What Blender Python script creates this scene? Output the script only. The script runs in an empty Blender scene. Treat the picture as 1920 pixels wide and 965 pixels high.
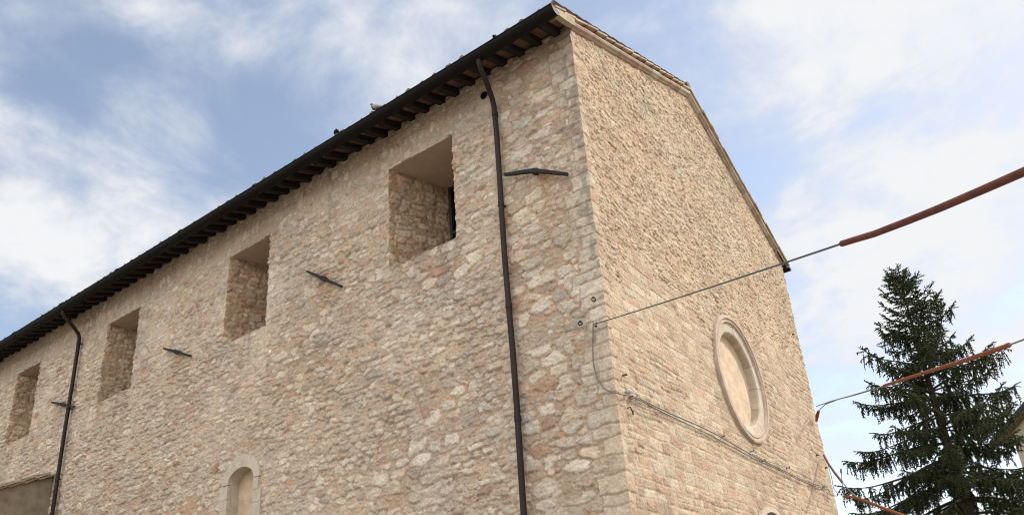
import bpy, math, random
import numpy as np
from mathutils import Vector
SC = bpy.context.scene
COL = SC.collection
RNG = random.Random(11)

# ------------------------------------------------------------------ camera, sky, sun, exposure
CAM = np.array([4.997338, -9.949542, 1.6])
ROT = (1.9608118, 0.0684757, 0.6289548)
FPX, CX, CY = 1464.716, 960.0, 666.912            # solved on the 1920 px wide photograph
cd = bpy.data.cameras.new('camera'); cam = bpy.data.objects.new('camera', cd); COL.objects.link(cam)
cam.location = CAM; cam.rotation_euler = ROT
cd.sensor_width = 36; cd.lens = FPX / 1920 * 36; cd.shift_y = (CY - 482.5) / 1920
cd.clip_start = .05; cd.clip_end = 3000
SC.camera = cam
RM = np.array(cam.rotation_euler.to_matrix())

def ray(u, v):
    d = RM @ np.array([(u - CX) / FPX, -(v - CY) / FPX, -1.0])
    return d
def on_side(u, v, y=0.0):
    d = ray(u, v); return CAM + d * (y - CAM[1]) / d[1]
def on_front(u, v, x=0.0):
    d = ray(u, v); return CAM + d * (x - CAM[0]) / d[0]
def at_dist(u, v, dist):
    d = ray(u, v); return CAM + d / np.linalg.norm(d) * dist

SUN_EL, SUN_AZ = math.radians(41), math.radians(39)     # azimuth from +Y towards +X
sdir = Vector((math.cos(SUN_EL) * math.sin(SUN_AZ), math.cos(SUN_EL) * math.cos(SUN_AZ), math.sin(SUN_EL)))
sd = bpy.data.lights.new('sun', 'SUN'); sun = bpy.data.objects.new('sun', sd); COL.objects.link(sun)
sd.energy = 4.0; sd.angle = math.radians(4.0); sd.color = (1.0, .93, .82)
sun.rotation_euler = sdir.to_track_quat('Z', 'Y').to_euler()

wd = bpy.data.worlds.new('World'); SC.world = wd; wd.use_nodes = True
nt = wd.node_tree; N = nt.nodes; LK = nt.links.new
N.clear()
def nd(tree, typ, **kw):
    n = tree.nodes.new(typ)
    for k, v in kw.items():
        if k.startswith('i_'):
            n.inputs[int(k[2:]) if k[2:].isdigit() else k[2:].replace('_', ' ')].default_value = v
        else: setattr(n, k, v)
    return n
sky = nd(nt, 'ShaderNodeTexSky', sky_type='NISHITA', sun_disc=False, sun_elevation=SUN_EL, sun_rotation=SUN_AZ,
         air_density=1.0, dust_density=.6, ozone_density=1.5)
tc = nd(nt, 'ShaderNodeTexCoord')
sep = nd(nt, 'ShaderNodeSeparateXYZ'); LK(tc.outputs['Generated'], sep.inputs[0])
# clouds lie on a flat layer: direction / height
zz = nd(nt, 'ShaderNodeMath', operation='MAXIMUM', i_1=.0); LK(sep.outputs['Z'], zz.inputs[0])
zb = nd(nt, 'ShaderNodeMath', operation='ADD', i_1=.22); LK(zz.outputs[0], zb.inputs[0])
flat = nd(nt, 'ShaderNodeVectorMath', operation='DIVIDE')
cmbz = nd(nt, 'ShaderNodeCombineXYZ')
for k in range(3): LK(zb.outputs[0], cmbz.inputs[k])
LK(tc.outputs['Generated'], flat.inputs[0]); LK(cmbz.outputs[0], flat.inputs[1])
def wnoise(scale, detail, rough, dist=0.0, off=(0, 0, 0)):
    mp = nd(nt, 'ShaderNodeVectorMath', operation='ADD'); mp.inputs[1].default_value = off
    LK(flat.outputs[0], mp.inputs[0])
    n = nd(nt, 'ShaderNodeTexNoise'); LK(mp.outputs[0], n.inputs['Vector'])
    n.inputs['Scale'].default_value = scale; n.inputs['Detail'].default_value = detail
    n.inputs['Roughness'].default_value = rough; n.inputs['Distortion'].default_value = dist
    return n
def wmath(op, a, b):
    n = nd(nt, 'ShaderNodeMath', operation=op)
    for k, v in enumerate((a, b)):
        if isinstance(v, (int, float)): n.inputs[k].default_value = v
        else: LK(v, n.inputs[k])
    return n.outputs[0]
n1 = wnoise(3.8, 9, .6, .35, (3.1, 1.7, 0)); n2 = wnoise(9.0, 7, .6, .5, (.4, 5.2, 1))
n3 = wnoise(1.7, 6, .55, .2, (8.0, 2.2, 4))
base = wmath('ADD', wmath('MULTIPLY', wmath('SUBTRACT', n1.outputs['Fac'], .5), 2.9),
             wmath('MULTIPLY', wmath('SUBTRACT', n2.outputs['Fac'], .5), .8))
base = wmath('ADD', base, wmath('MULTIPLY', wmath('SUBTRACT', n3.outputs['Fac'], .5), .6))
# individual clouds (+) and clear gaps (-): a direction in the sky, an angular radius in degrees, a weight
SKY = [((60, 275), 6.5, 0.42), ((140, 450), 6.0, 0.46), ((20, 480), 4.5, 0.25), ((290, 255), 3.2, 0.32), ((400, 340), 5.0, 0.38), ((220, 500), 4, 0.25),
       ((620, 110), 8, 0.18), ((820, 60), 8, 0.2), ((450, 40), 7, 0.12), ((60, 30), 5, -0.34), ((200, 200), 5, -0.22), ((590, 240), 5.5, -0.4),
       ((30, 610), 3.5, -0.38), ((330, 300), 2.5, -0.1), ((480, 240), 4, -0.22), ((1340, 200), 5, -0.4), ((1440, 290), 3.5, -0.18), ((1590, 415), 3.2, -0.34), ((1410, 360), 2.5, -0.18),
       ((1480, 60), 8, 0.36), ((1700, 110), 11, 0.46), ((1850, 220), 9, 0.34), ((1760, 420), 6, 0.22), ((1520, 470), 4.5, 0.5), ((1620, 560), 8, 0.28),
       ((1560, 330), 4, 0.12), ((1880, 560), 9, 0.25), ((1560, 780), 8, 0.22), ((1570, 700), 3, -0.16), ((1900, 700), 7, 0.19), ((1560, 900), 5, -0.1), ((1060, 60), 5, 0.18)]
acc = base
for (px, r, w) in SKY:
    d = ray(*px); d = d / np.linalg.norm(d)
    dp = nd(nt, 'ShaderNodeVectorMath', operation='DOT_PRODUCT'); LK(tc.outputs['Generated'], dp.inputs[0]); dp.inputs[1].default_value = d
    mr = nd(nt, 'ShaderNodeMapRange', interpolation_type='SMOOTHSTEP')
    mr.inputs['From Min'].default_value = math.cos(math.radians(r * 1.35)); mr.inputs['From Max'].default_value = 1.0
    mr.inputs['To Max'].default_value = w * .8; LK(dp.outputs['Value'], mr.inputs['Value'])
    acc = wmath('ADD', acc, mr.outputs['Result'])
cov = nd(nt, 'ShaderNodeMapRange', interpolation_type='SMOOTHSTEP')
cov.inputs['From Min'].default_value = -.36; cov.inputs['From Max'].default_value = .92; LK(acc, cov.inputs['Value'])
cov.inputs['To Min'].default_value = .10; cov.inputs['To Max'].default_value = 1.0
# thicker cloud is whiter, thin veil greyer
cc = nd(nt, 'ShaderNodeMixRGB'); cc.inputs['Color1'].default_value = (5.0, 5.8, 7.3, 1); cc.inputs['Color2'].default_value = (8.9, 9.0, 9.2, 1)
LK(cov.outputs['Result'], cc.inputs['Fac'])
skb = nd(nt, 'ShaderNodeMixRGB', blend_type='MULTIPLY', i_0=1.0); skb.inputs['Color2'].default_value = (2.95, 2.5, 2.12, 1)
LK(sky.outputs[0], skb.inputs['Color1'])
# unseen bright cloud bank behind the camera, added to lift the shaded side wall
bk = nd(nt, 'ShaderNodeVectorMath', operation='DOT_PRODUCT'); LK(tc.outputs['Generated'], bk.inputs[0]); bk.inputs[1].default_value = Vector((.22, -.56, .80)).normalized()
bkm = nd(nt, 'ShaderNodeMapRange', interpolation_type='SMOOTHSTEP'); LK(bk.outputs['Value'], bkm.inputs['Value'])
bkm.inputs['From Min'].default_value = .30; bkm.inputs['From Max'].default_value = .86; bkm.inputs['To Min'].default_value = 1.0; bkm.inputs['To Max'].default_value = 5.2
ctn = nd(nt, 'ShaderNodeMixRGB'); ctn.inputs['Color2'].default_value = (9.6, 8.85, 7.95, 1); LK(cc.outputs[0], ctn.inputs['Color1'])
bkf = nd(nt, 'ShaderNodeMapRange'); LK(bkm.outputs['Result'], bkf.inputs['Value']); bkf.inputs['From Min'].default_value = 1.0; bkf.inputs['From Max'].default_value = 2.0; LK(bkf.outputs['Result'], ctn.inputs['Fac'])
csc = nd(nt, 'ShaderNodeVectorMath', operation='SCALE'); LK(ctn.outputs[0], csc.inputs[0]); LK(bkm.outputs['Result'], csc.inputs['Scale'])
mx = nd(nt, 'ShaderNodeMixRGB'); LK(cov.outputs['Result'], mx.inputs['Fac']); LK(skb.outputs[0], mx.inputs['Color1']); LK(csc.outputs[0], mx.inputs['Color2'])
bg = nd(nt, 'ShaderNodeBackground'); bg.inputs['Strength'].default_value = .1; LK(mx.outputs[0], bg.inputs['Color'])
wo = nd(nt, 'ShaderNodeOutputWorld'); LK(bg.outputs[0], wo.inputs['Surface'])
SC.view_settings.view_transform = 'Standard'; SC.view_settings.look = 'None'
SC.cycles.filter_width = 1.1
SC.view_settings.exposure = 0.02; SC.view_settings.gamma = 1.0; SC.view_settings.use_curve_mapping = False

# ------------------------------------------------------------------ object helpers
def put(o, parent=None):
    COL.objects.link(o)
    if parent is not None: o.parent = parent
    return o
def tag(o, label=None, cat=None, group=None, kind=None):
    if label: o['label'] = label
    if cat: o['category'] = cat
    if group: o['group'] = group
    if kind: o['kind'] = kind
    return o
def empty(name, loc=(0, 0, 0)):
    o = bpy.data.objects.new(name, None); o.location = loc; o.empty_display_size = .3
    return put(o)
class MB:
    def __init__(s): s.v = []; s.f = []
    def add(s, vs, fs):
        b = len(s.v); s.v += [tuple(map(float, p)) for p in vs]; s.f += [tuple(b + i for i in f) for f in fs]
    def box(s, c, size, rot=None):
        hx, hy, hz = [k / 2 for k in size]
        vs = [Vector((sx * hx, sy * hy, sz * hz)) for sx in (-1, 1) for sy in (-1, 1) for sz in (-1, 1)]
        if rot is not None: vs = [rot @ p for p in vs]
        s.add([p + Vector(c) for p in vs], [(0, 1, 3, 2), (4, 6, 7, 5), (0, 4, 5, 1), (2, 3, 7, 6), (0, 2, 6, 4), (1, 5, 7, 3)])
    def tube(s, pts, rad, n=8, cap=True):
        pts = [Vector(p) for p in pts]
        if not hasattr(rad, '__len__'): rad = [rad] * len(pts)
        t0 = (pts[1] - pts[0]).normalized()
        up = Vector((0, 0, 1)) if abs(t0.z) < .9 else Vector((1, 0, 0))
        nrm = t0.cross(up).normalized(); rings = []
        for i, p in enumerate(pts):
            t = ((pts[min(i + 1, len(pts) - 1)] - p).normalized() + (p - pts[max(i - 1, 0)]).normalized()).normalized()
            nrm = (nrm - t * nrm.dot(t)).normalized(); bn = t.cross(nrm)
            rings.append([p + (nrm * math.cos(2 * math.pi * k / n) + bn * math.sin(2 * math.pi * k / n)) * rad[i] for k in range(n)])
        fs = []
        for i in range(len(pts) - 1):
            for k in range(n):
                a, b = i * n + k, i * n + (k + 1) % n
                fs.append((a, b, b + n, a + n))
        if cap: fs += [tuple(range(n))[::-1], tuple((len(pts) - 1) * n + k for k in range(n))]
        s.add([p for r in rings for p in r], fs)
    def prism(s, prof, A, B):      # prof points -> 3D through functions A and B, capped
        n = len(prof)
        vs = [A(p) for p in prof] + [B(p) for p in prof]
        s.add(vs, [(k, (k + 1) % n, n + (k + 1) % n, n + k) for k in range(n)] + [tuple(range(n))[::-1], tuple(range(n, 2 * n))])
    def build(s, name, mat, parent=None, smooth=False, loc=None):
        me = bpy.data.meshes.new(name)
        if loc is not None: vs = [(a - loc[0], b - loc[1], c - loc[2]) for a, b, c in s.v]
        else: vs = s.v
        me.from_pydata(vs, [], s.f); me.update()
        me.materials.append(mat)
        import bmesh
        bm = bmesh.new(); bm.from_mesh(me); bmesh.ops.recalc_face_normals(bm, faces=bm.faces[:]); bm.to_mesh(me); bm.free()
        if smooth:
            me.polygons.foreach_set('use_smooth', [True] * len(me.polygons))
            try: me.set_sharp_from_angle(angle=math.radians(40))
            except Exception: pass
        o = bpy.data.objects.new(name, me)
        if loc is not None: o.location = loc
        return put(o, parent)
def catenary(a, b, sag, n=14):
    a, b = Vector(a), Vector(b)
    return [a.lerp(b, t) - Vector((0, 0, sag * 4 * t * (1 - t))) for t in [i / n for i in range(n + 1)]]

# ------------------------------------------------------------------ materials
def mat(name, col, rough=.8, var=.25, scale=6.0, col2=None, bump=.0, bscale=40.0, metal=0.0, detail=6, spec=.3):
    m = bpy.data.materials.new(name); m.use_nodes = True; t = m.node_tree; b = t.nodes['Principled BSDF']
    tcn = nd(t, 'ShaderNodeTexCoord'); ns = nd(t, 'ShaderNodeTexNoise')
    t.links.new(tcn.outputs['Object'], ns.inputs['Vector']); ns.inputs['Scale'].default_value = scale; ns.inputs['Detail'].default_value = detail
    ns.inputs['Roughness'].default_value = .65
    rp = nd(t, 'ShaderNodeMapRange'); rp.inputs['From Min'].default_value = .32; rp.inputs['From Max'].default_value = .68
    t.links.new(ns.outputs['Fac'], rp.inputs['Value'])
    mxn = nd(t, 'ShaderNodeMixRGB'); t.links.new(rp.outputs['Result'], mxn.inputs['Fac'])
    c2 = col2 or tuple(min(1, c * (1 + var)) for c in col)
    c1 = tuple(c * (1 - var) for c in col) if col2 is None else col
    mxn.inputs['Color1'].default_value = (*c1, 1); mxn.inputs['Color2'].default_value = (*c2, 1)
    t.links.new(mxn.outputs[0], b.inputs['Base Color'])
    b.inputs['Roughness'].default_value = rough; b.inputs['Metallic'].default_value = metal; b.inputs['Specular IOR Level'].default_value = spec
    if bump:
        n2_ = nd(t, 'ShaderNodeTexNoise'); t.links.new(tcn.outputs['Object'], n2_.inputs['Vector']); n2_.inputs['Scale'].default_value = bscale; n2_.inputs['Detail'].default_value = 8
        bp = nd(t, 'ShaderNodeBump'); bp.inputs['Strength'].default_value = bump; bp.inputs['Distance'].default_value = .03
        t.links.new(n2_.outputs['Fac'], bp.inputs['Height']); t.links.new(bp.outputs[0], b.inputs['Normal'])
    return m
def masonry_mat():
    m = bpy.data.materials.new('rubble_masonry'); m.use_nodes = True; t = m.node_tree; b = t.nodes['Principled BSDF']; L = t.links.new
    at = nd(t, 'ShaderNodeAttribute', attribute_name='stone_colour'); tcn = nd(t, 'ShaderNodeTexCoord')
    def ns(sc, det, ro):
        n = nd(t, 'ShaderNodeTexNoise'); L(tcn.outputs['Object'], n.inputs['Vector']); n.inputs['Scale'].default_value = sc
        n.inputs['Detail'].default_value = det; n.inputs['Roughness'].default_value = ro; return n
    a = ns(22, 8, .7); c = ns(70, 5, .7); e = ns(.5, 4, .5)
    def mp(n, lo, hi, f0=.3, f1=.7):
        r = nd(t, 'ShaderNodeMapRange'); r.inputs['From Min'].default_value = f0; r.inputs['From Max'].default_value = f1
        r.inputs['To Min'].default_value = lo; r.inputs['To Max'].default_value = hi; L(n.outputs['Fac'], r.inputs['Value']); return r.outputs['Result']
    def mul(x, y):
        n = nd(t, 'ShaderNodeMath', operation='MULTIPLY'); L(x, n.inputs[0]); L(y, n.inputs[1]); return n.outputs[0]
    k = mul(mul(mp(a, .80, 1.22), mp(c, .84, 1.18)), mp(e, .93, 1.06))
    sc = nd(t, 'ShaderNodeVectorMath', operation='SCALE'); L(at.outputs['Color'], sc.inputs[0]); L(k, sc.inputs['Scale'])
    L(sc.outputs[0], b.inputs['Base Color']); b.inputs['Roughness'].default_value = .92; b.inputs['Specular IOR Level'].default_value = .15
    bp = nd(t, 'ShaderNodeBump'); bp.inputs['Strength'].default_value = .65; bp.inputs['Distance'].default_value = .03
    vo = nd(t, 'ShaderNodeTexVoronoi', feature='F1'); vo.inputs['Scale'].default_value = 19; L(tcn.outputs['Object'], vo.inputs['Vector'])
    ad = nd(t, 'ShaderNodeMath', operation='MULTIPLY_ADD'); L(vo.outputs['Distance'], ad.inputs[0]); ad.inputs[1].default_value = .4; L(a.outputs['Fac'], ad.inputs[2]); L(ad.outputs[0], bp.inputs['Height']); L(bp.outputs[0], b.inputs['Normal'])
    return m
M = dict(
    masonry=masonry_mat(),
    plain=mat('plain_stone', (.36, .29, .22), .92, .22, 3.5, bump=.8, bscale=9),
    shade_stone=mat('shaded_stone', (.25, .205, .145), .92, .3, 2.6, bump=.9, bscale=7),  # darker copy of plain; the lean-to wall's shade is put into the colour
    plaster=mat('lime_plaster', (.46, .36, .27), .9, .10, 2.5, bump=.25, bscale=14),
    infill=mat('plastered_infill', (.53, .41, .29), .9, .2, 4.0, bump=.35, bscale=12),
    dressed=mat('dressed_limestone', (.45, .38, .30), .85, .17, 4, bump=.3, bscale=26),
    pale=mat('pale_limestone', (.48, .42, .335), .85, .14, 5, bump=.3, bscale=26),
    pink=mat('pink_limestone', (.43, .34, .27), .85, .2, 5, bump=.35, bscale=26),
    coping=mat('weathered_coping', (.36, .29, .21), .9, .3, 5, bump=.4, bscale=20),
    coping2=mat('pink_coping', (.36, .25, .19), .9, .25, 5, bump=.4, bscale=20),
    coping3=mat('lichened_coping', (.20, .17, .12), .9, .4, 7, bump=.4, bscale=20),
    tile=mat('terracotta_tile', (.17, .115, .075), .9, .4, 5, bump=.3, bscale=30),
    slab=mat('verge_slab', (.44, .35, .25), .9, .3, 4, bump=.3, bscale=24),
    soffit=mat('terracotta_soffit', (.19, .11, .07), .9, .35, 5),
    rafter=mat('dark_timber', (.018, .013, .011), .8, .35, 8),
    gutter=mat('brown_painted_metal', (.008, .007, .007), .6, .2, 3, spec=.12),
    pipe=mat('brown_pipe_paint', (.024, .015, .014), .5, .25, 4, spec=.2),
    iron=mat('weathered_iron', (.03, .028, .027), .75, .5, 14, spec=.15),
    rust=mat('rusty_iron', (.10, .045, .025), .8, .4, 30),
    glass=mat('dark_pane', (.008, .009, .011), .12, .1, 3, spec=.5),
    frame=mat('window_frame_paint', (.03, .03, .03), .5, .2, 3),
    wood=mat('old_door_wood', (.07, .045, .028), .7, .3, 4),
    cable=mat('grey_cable', (.10, .105, .11), .6, .15, 6),
    wire=mat('thin_wire', (.17, .16, .15), .6, .2, 6),
    sleeve=mat('orange_brown_sleeve', (.20, .058, .03), .65, .3, 9, spec=.2),
    sleeve_brown=mat('brown_red_sleeve', (.125, .042, .03), .65, .3, 9, spec=.2),
    sleeve_dark=mat('dark_red_sleeve', (.12, .04, .028), .6, .2, 7),
    clamp=mat('pale_ceramic', (.45, .42, .37), .5, .3, 30),
    bark=mat('spruce_bark', (.05, .036, .026), .95, .35, 12, bump=.6, bscale=20),
    needles=mat('spruce_needles', (.024, .035, .016), .85, .4, 1.6, col2=(.066, .074, .036), spec=.06),
    cone=mat('spruce_cone', (.13, .06, .03), .8, .3, 20),
    cream=mat('cream_render', (.52, .45, .33), .9, .1, 1.2),
    grey_roof=mat('dark_roof_metal', (.03, .033, .042), .6, .2, 3),
    soffit_board=mat('pale_soffit_board', (.15, .12, .08), .8, .15, 3),
    paving=mat('piazza_paving', (.23, .20, .165), .9, .2, 1.5, bump=.3, bscale=6),
    pigeon=mat('grey_plumage', (.10, .105, .12), .7, .35, 22),
    pigeon_dark=mat('dark_plumage', (.02, .022, .03), .7, .3, 22),
    wing=mat('pale_grey_wing', (.30, .30, .31), .7, .25, 30),
    beak=mat('beak_horn', (.06, .05, .05), .5, .1, 20),
    leg=mat('bird_leg', (.25, .07, .06), .6, .1, 20),
)

# ------------------------------------------------------------------ stone patterns (height and own colour of every stone)
def h01(*ints):
    x = np.zeros(np.broadcast(*ints).shape, np.uint32) + np.uint32(0x9E3779B9)
    for k, i in enumerate(ints):
        x = x ^ (np.asarray(i).astype(np.int64).astype(np.uint32) * np.uint32((0x85EBCA6B, 0xC2B2AE35, 0x27D4EB2F)[k % 3]))
        x = x ^ (x >> np.uint32(15)); x = x * np.uint32(0x2C1B3C6D); x = x ^ (x >> np.uint32(12)); x = x * np.uint32(0x297A2D39); x = x ^ (x >> np.uint32(15))
    return x.astype(np.float32) / np.float32(4294967295.0)
def vnoise(u, v, seed):
    i, j = np.floor(u), np.floor(v); a, b = u - i, v - j
    a = a * a * (3 - 2 * a); b = b * b * (3 - 2 * b); S = seed
    return ((h01(i, j, S) * (1 - a) + h01(i + 1, j, S) * a) * (1 - b) + (h01(i, j + 1, S) * (1 - a) + h01(i + 1, j + 1, S) * a) * b) - .5
def fbm(u, v, seed, o=3):
    r = 0; a = 1.0
    for k in range(o): r = r + a * vnoise(u * 2 ** k, v * 2 ** k, seed + k * 7); a *= .5
    return r
def sst(a, b, x):
    t = np.clip((x - a) / (b - a), 0, 1); return t * t * (3 - 2 * t)
PAL_SIDE = np.array([(.50, .452, .36), (.47, .415, .32), (.44, .385, .295), (.41, .365, .295), (.46, .38, .285), (.41, .315, .23), (.40, .29, .21), (.37, .315, .255), (.48, .435, .355), (.31, .185, .12)], np.float32)
PAL_SIDE = (PAL_SIDE * .76 + PAL_SIDE.mean(0) * .24) * np.array((1.13, 1.12, 1.15), np.float32)
W_SIDE = np.cumsum([.17, .19, .15, .09, .12, .10, .06, .05, .05, .02])
PAL_FRONT = np.array([(.47, .41, .32), (.44, .36, .265), (.41, .32, .23), (.36, .29, .22), (.40, .28, .20), (.37, .245, .18), (.33, .25, .19), (.48, .43, .35), (.28, .23, .18), (.30, .16, .10)], np.float32)
PAL_FRONT = (PAL_FRONT * .6 + PAL_FRONT.mean(0) * .4) * np.array((1.12, 1.115, 1.07), np.float32)
W_FRONT = np.cumsum([.15, .18, .16, .10, .13, .09, .07, .07, .04, .01])
def pick(r, pal, w): return pal[np.minimum(np.searchsorted(w, r.ravel() * w[-1]), len(pal) - 1)].reshape(*r.shape, 3)
def rubble(u, v, cw, ch, seed, pal, w, mortar, amp=.04, flush=.28, small=True):
    uu = u + .05 * fbm(u * 5, v * 6, seed + 50, 2) + .02 * fbm(u * 17, v * 17, seed + 60, 2)
    vv = v + .045 * fbm(u * 4, v * 5, seed + 70, 2) + .016 * fbm(u * 15, v * 19, seed + 80, 2)
    gv = vv / ch; j0 = np.floor(gv); f1 = np.full(u.shape, 9, np.float32); f2 = f1.copy(); ci = np.zeros(u.shape); cj = np.zeros(u.shape); rv = np.zeros(u.shape, np.float32)
    for dj in (-1, 0, 1):
        j = j0 + dj; off = h01(j, seed) ; gu = uu / cw + off; i0 = np.floor(gu)
        for di in (-1, 0, 1):
            i = i0 + di
            px = i + .5 + .72 * (h01(i, j, seed + 1) - .5); py = j + .5 + .46 * (h01(i, j, seed + 2) - .5)
            sx = .62 + .85 * h01(i, j, seed + 3) ** 1.5; sy = .75 + .5 * h01(i, j, seed + 4)
            dx = np.abs(gu - px) / sx; dy = np.abs(gv - py) / sy
            d = (dx ** 2.6 + dy ** 2.6) ** (1 / 2.6)
            c = d < f1
            f2 = np.where(c, f1, np.minimum(f2, d)); ci = np.where(c, i, ci); cj = np.where(c, j, cj); rv = np.where(c, gv - py, rv); f1 = np.where(c, d, f1)
    e = f2 - f1
    r1, r2, r3, r4 = [h01(ci, cj, seed + 10 + k) for k in range(4)]
    jw = .07 + .20 * r4                                  # joint width differs from stone to stone
    inside = sst(jw, jw + .085, e)
    fl = (r1 < flush).astype(np.float32)
    rough = fbm(u * 22, v * 30, seed + 90, 3)
    tilt = -rv * (.6 * r3 + .1) * .022
    h = inside * (amp * (.35 + .65 * r2) * (1 - .7 * fl) + tilt + .022 * rough) + .006 * fbm(u * 12, v * 12, seed + 95, 3)
    r5 = h01(ci, cj, seed + 31)      # open joints under some of the stones
    h = h - .052 * np.clip(1 - np.abs(e - jw) / .075, 0, 1) * sst(-.02, -.18, rv) * (r5 > .4) * sst(-.1, .2, fbm(u * 6, v * 3, seed + 33, 2))
    col = pick(r3, pal, w) * (.80 + .38 * h01(ci, cj, seed + 20))[..., None]
    col = col * (1 + .30 * fbm(u * 13, v * 20, seed + 97, 3))[..., None]
    mc = np.asarray(mortar, np.float32) * (1 + .28 * fbm(u * 1.3, v * 1.3, seed + 99, 4))[..., None] * (1 + fbm(u * .9, v * 1.6, seed + 98, 3)[..., None] * np.array((.06, -.10, -.20), np.float32))
    k = (sst(jw - .03, jw + .05, e) * (1 - .62 * fl))[..., None]
    h = h.astype(np.float32); C = col * k + mc * (1 - k)
    if small:
        hb_, cb_ = rubble(u + 3.3, v + 7.7, cw * .42, ch * .5, seed + 400, pal, w, mortar, amp * .6, .66, small=False)
        t = (1 - sst(.15, .6, inside * (1 - .8 * fl))); t3 = t[..., None]
        h = h * (1 - t) + (hb_ + .25 * h) * t; C = C * (1 - t3) + cb_ * t3
    return h, C
def coursed(u, v, hmin, hmax, wmin, wmax, seed, pal, w, mortar, joint=.008, amp=.012, wob=.012):
    rg = np.random.RandomState(seed)
    rows = [0.0]
    while rows[-1] < 17: rows.append(rows[-1] + rg.uniform(hmin, hmax))
    rows = np.array(rows)
    vv = v + wob * fbm(u * 2.3, v * 2.3, seed + 5, 2) + .006 * fbm(u * 14, v * 14, seed + 6, 2)
    uu = u + .008 * fbm(u * 14, v * 14, seed + 8, 2)
    r = np.clip(np.searchsorted(rows, vv.ravel()).reshape(v.shape) - 1, 0, len(rows) - 2)
    e = np.minimum(vv - rows[r], rows[r + 1] - vv); cell = np.zeros(v.shape, int)
    umin, umax = float(u.min()) - 1, float(u.max()) + 1
    for k in np.unique(r):
        mk = r == k; ed = [umin - rg.uniform(0, wmax)]
        while ed[-1] < umax: ed.append(ed[-1] + rg.uniform(wmin, wmax) * (1.35 if rg.rand() < .15 else 1))
        ed = np.array(ed); x = uu[mk]; c = np.clip(np.searchsorted(ed, x) - 1, 0, len(ed) - 2)
        e[mk] = np.minimum(e[mk], np.minimum(x - ed[c], ed[c + 1] - x)); cell[mk] = c
    r1, r2 = h01(cell, r, seed), h01(cell, r, seed + 1)
    ins = sst(joint * .3, joint + .014, e)
    h = ins * (amp * (.1 + 1.0 * r1) + .003) + .010 * fbm(u * 16, v * 16, seed + 3, 3) * ins
    col = pick(r2, pal, w) * (.88 + .24 * h01(cell, r, seed + 2))[..., None] * (1 + .22 * fbm(u * 10, v * 14, seed + 4, 3))[..., None]
    mc = np.asarray(mortar, np.float32) * (1 + .25 * fbm(u * 3, v * 3, seed + 9, 3))[..., None]
    k = sst(joint * .4, joint + .005, e)[..., None]
    return h.astype(np.float32), col * k + mc * (1 - k)
def quoin_mask(d, z, seed, lo=.22, hi=.55):
    # distance d from the corner: rows alternately long and short
    rg = np.random.RandomState(seed); rows = [0.0]
    while rows[-1] < 17: rows.append(rows[-1] + rg.uniform(.17, .30))
    rows = np.array(rows); zz = z + .04 * fbm(d * 5, z * 5, seed + 1, 3)
    r = np.clip(np.searchsorted(rows, zz.ravel()).reshape(z.shape) - 1, 0, len(rows) - 2)
    ln = lo + (hi - lo) * h01(r, seed + 2); dd = d + .05 * fbm(d * 7, z * 9, seed + 3, 2)
    e = np.minimum(np.minimum(zz - rows[r], rows[r + 1] - zz), ln - dd)
    return e, r
def grid_object(name, P, colr, keep, parent, material):
    nr, nc = P.shape[:2]
    idx = np.arange(nr * nc).reshape(nr, nc)
    q = np.stack([idx[:-1, :-1], idx[:-1, 1:], idx[1:, 1:], idx[1:, :-1]], -1)[keep]
    used = np.zeros(nr * nc, bool); used[q.ravel()] = True
    rm = np.cumsum(used) - 1; q = rm[q]
    V = P.reshape(-1, 3)[used].astype(np.float32); C = colr.reshape(-1, 3)[used]
    me = bpy.data.meshes.new(name)
    me.vertices.add(len(V)); me.vertices.foreach_set('co', V.ravel())
    me.loops.add(q.size); me.loops.foreach_set('vertex_index', q.ravel().astype(np.int32))
    me.polygons.add(len(q)); me.polygons.foreach_set('loop_start', (np.arange(len(q)) * 4).astype(np.int32))
    me.polygons.foreach_set('loop_total', np.full(len(q), 4, np.int32))
    me.polygons.foreach_set('use_smooth', np.ones(len(q), bool))
    me.update(calc_edges=True)
    a = me.attributes.new('stone_colour', 'FLOAT_COLOR', 'POINT')
    a.data.foreach_set('color', np.concatenate([np.clip(C, 0.01, .9), np.ones((len(C), 1))], 1).astype(np.float32).ravel())
    me.materials.append(material)
    return put(bpy.data.objects.new(name, me), parent)
def snap(arr, vals):
    arr = np.array(arr)
    for x in vals: arr[np.argmin(np.abs(arr - x))] = x
    return arr

# ------------------------------------------------------------------ ground
g = MB(); g.add([(-900, -900, 0), (900, -900, 0), (900, 900, 0), (-900, 900, 0)], [(0, 1, 2, 3)])
tag(g.build('ground', M['paving']), kind='structure')

# ------------------------------------------------------------------ the church
W, L, H0, PITCH = 12.0, 26.0, 12.467, .3967
church = tag(empty('church'), 'tall rubble stone church with gabled front, round blind window and dark overhanging eaves', 'church')
WINX = [(-4.60, -2.866), (-10.0, -8.437), (-15.58, -13.926), (-20.95, -19.42)]
ZS, ZH = 9.25, 11.60
zs = np.concatenate([np.arange(0, 3.1, .06), np.arange(3.1, 12.60, .0165)]); zs = snap(zs, [ZS, ZH])
xs = [0.0]
while xs[-1] > -L:
    dist = math.hypot(math.hypot(xs[-1] - CAM[0], CAM[1]), 8.5); xs.append(xs[-1] - max(.0155, .00118 * dist))
xs = snap(np.array(xs), [a for w_ in WINX for a in w_])[::-1]
NX0, NX1, NSP, NRISE = -9.37, -8.50, 5.80, .30      # arched niche
def niche_in(x, z, grow=0.0):
    c = (NX0 + NX1) / 2; hw = (NX1 - NX0) / 2 + grow
    return (np.abs(x - c) < hw) & (z > 3.6 - grow) & (z < NSP + (NRISE + grow) * np.sqrt(np.clip(1 - ((x - c) / hw) ** 2, 0, 1)))
X, Z = np.meshgrid(xs, zs)
X = X.astype(np.float32); Z = Z.astype(np.float32)
MORT_S = (.50, .38, .28)
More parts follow.
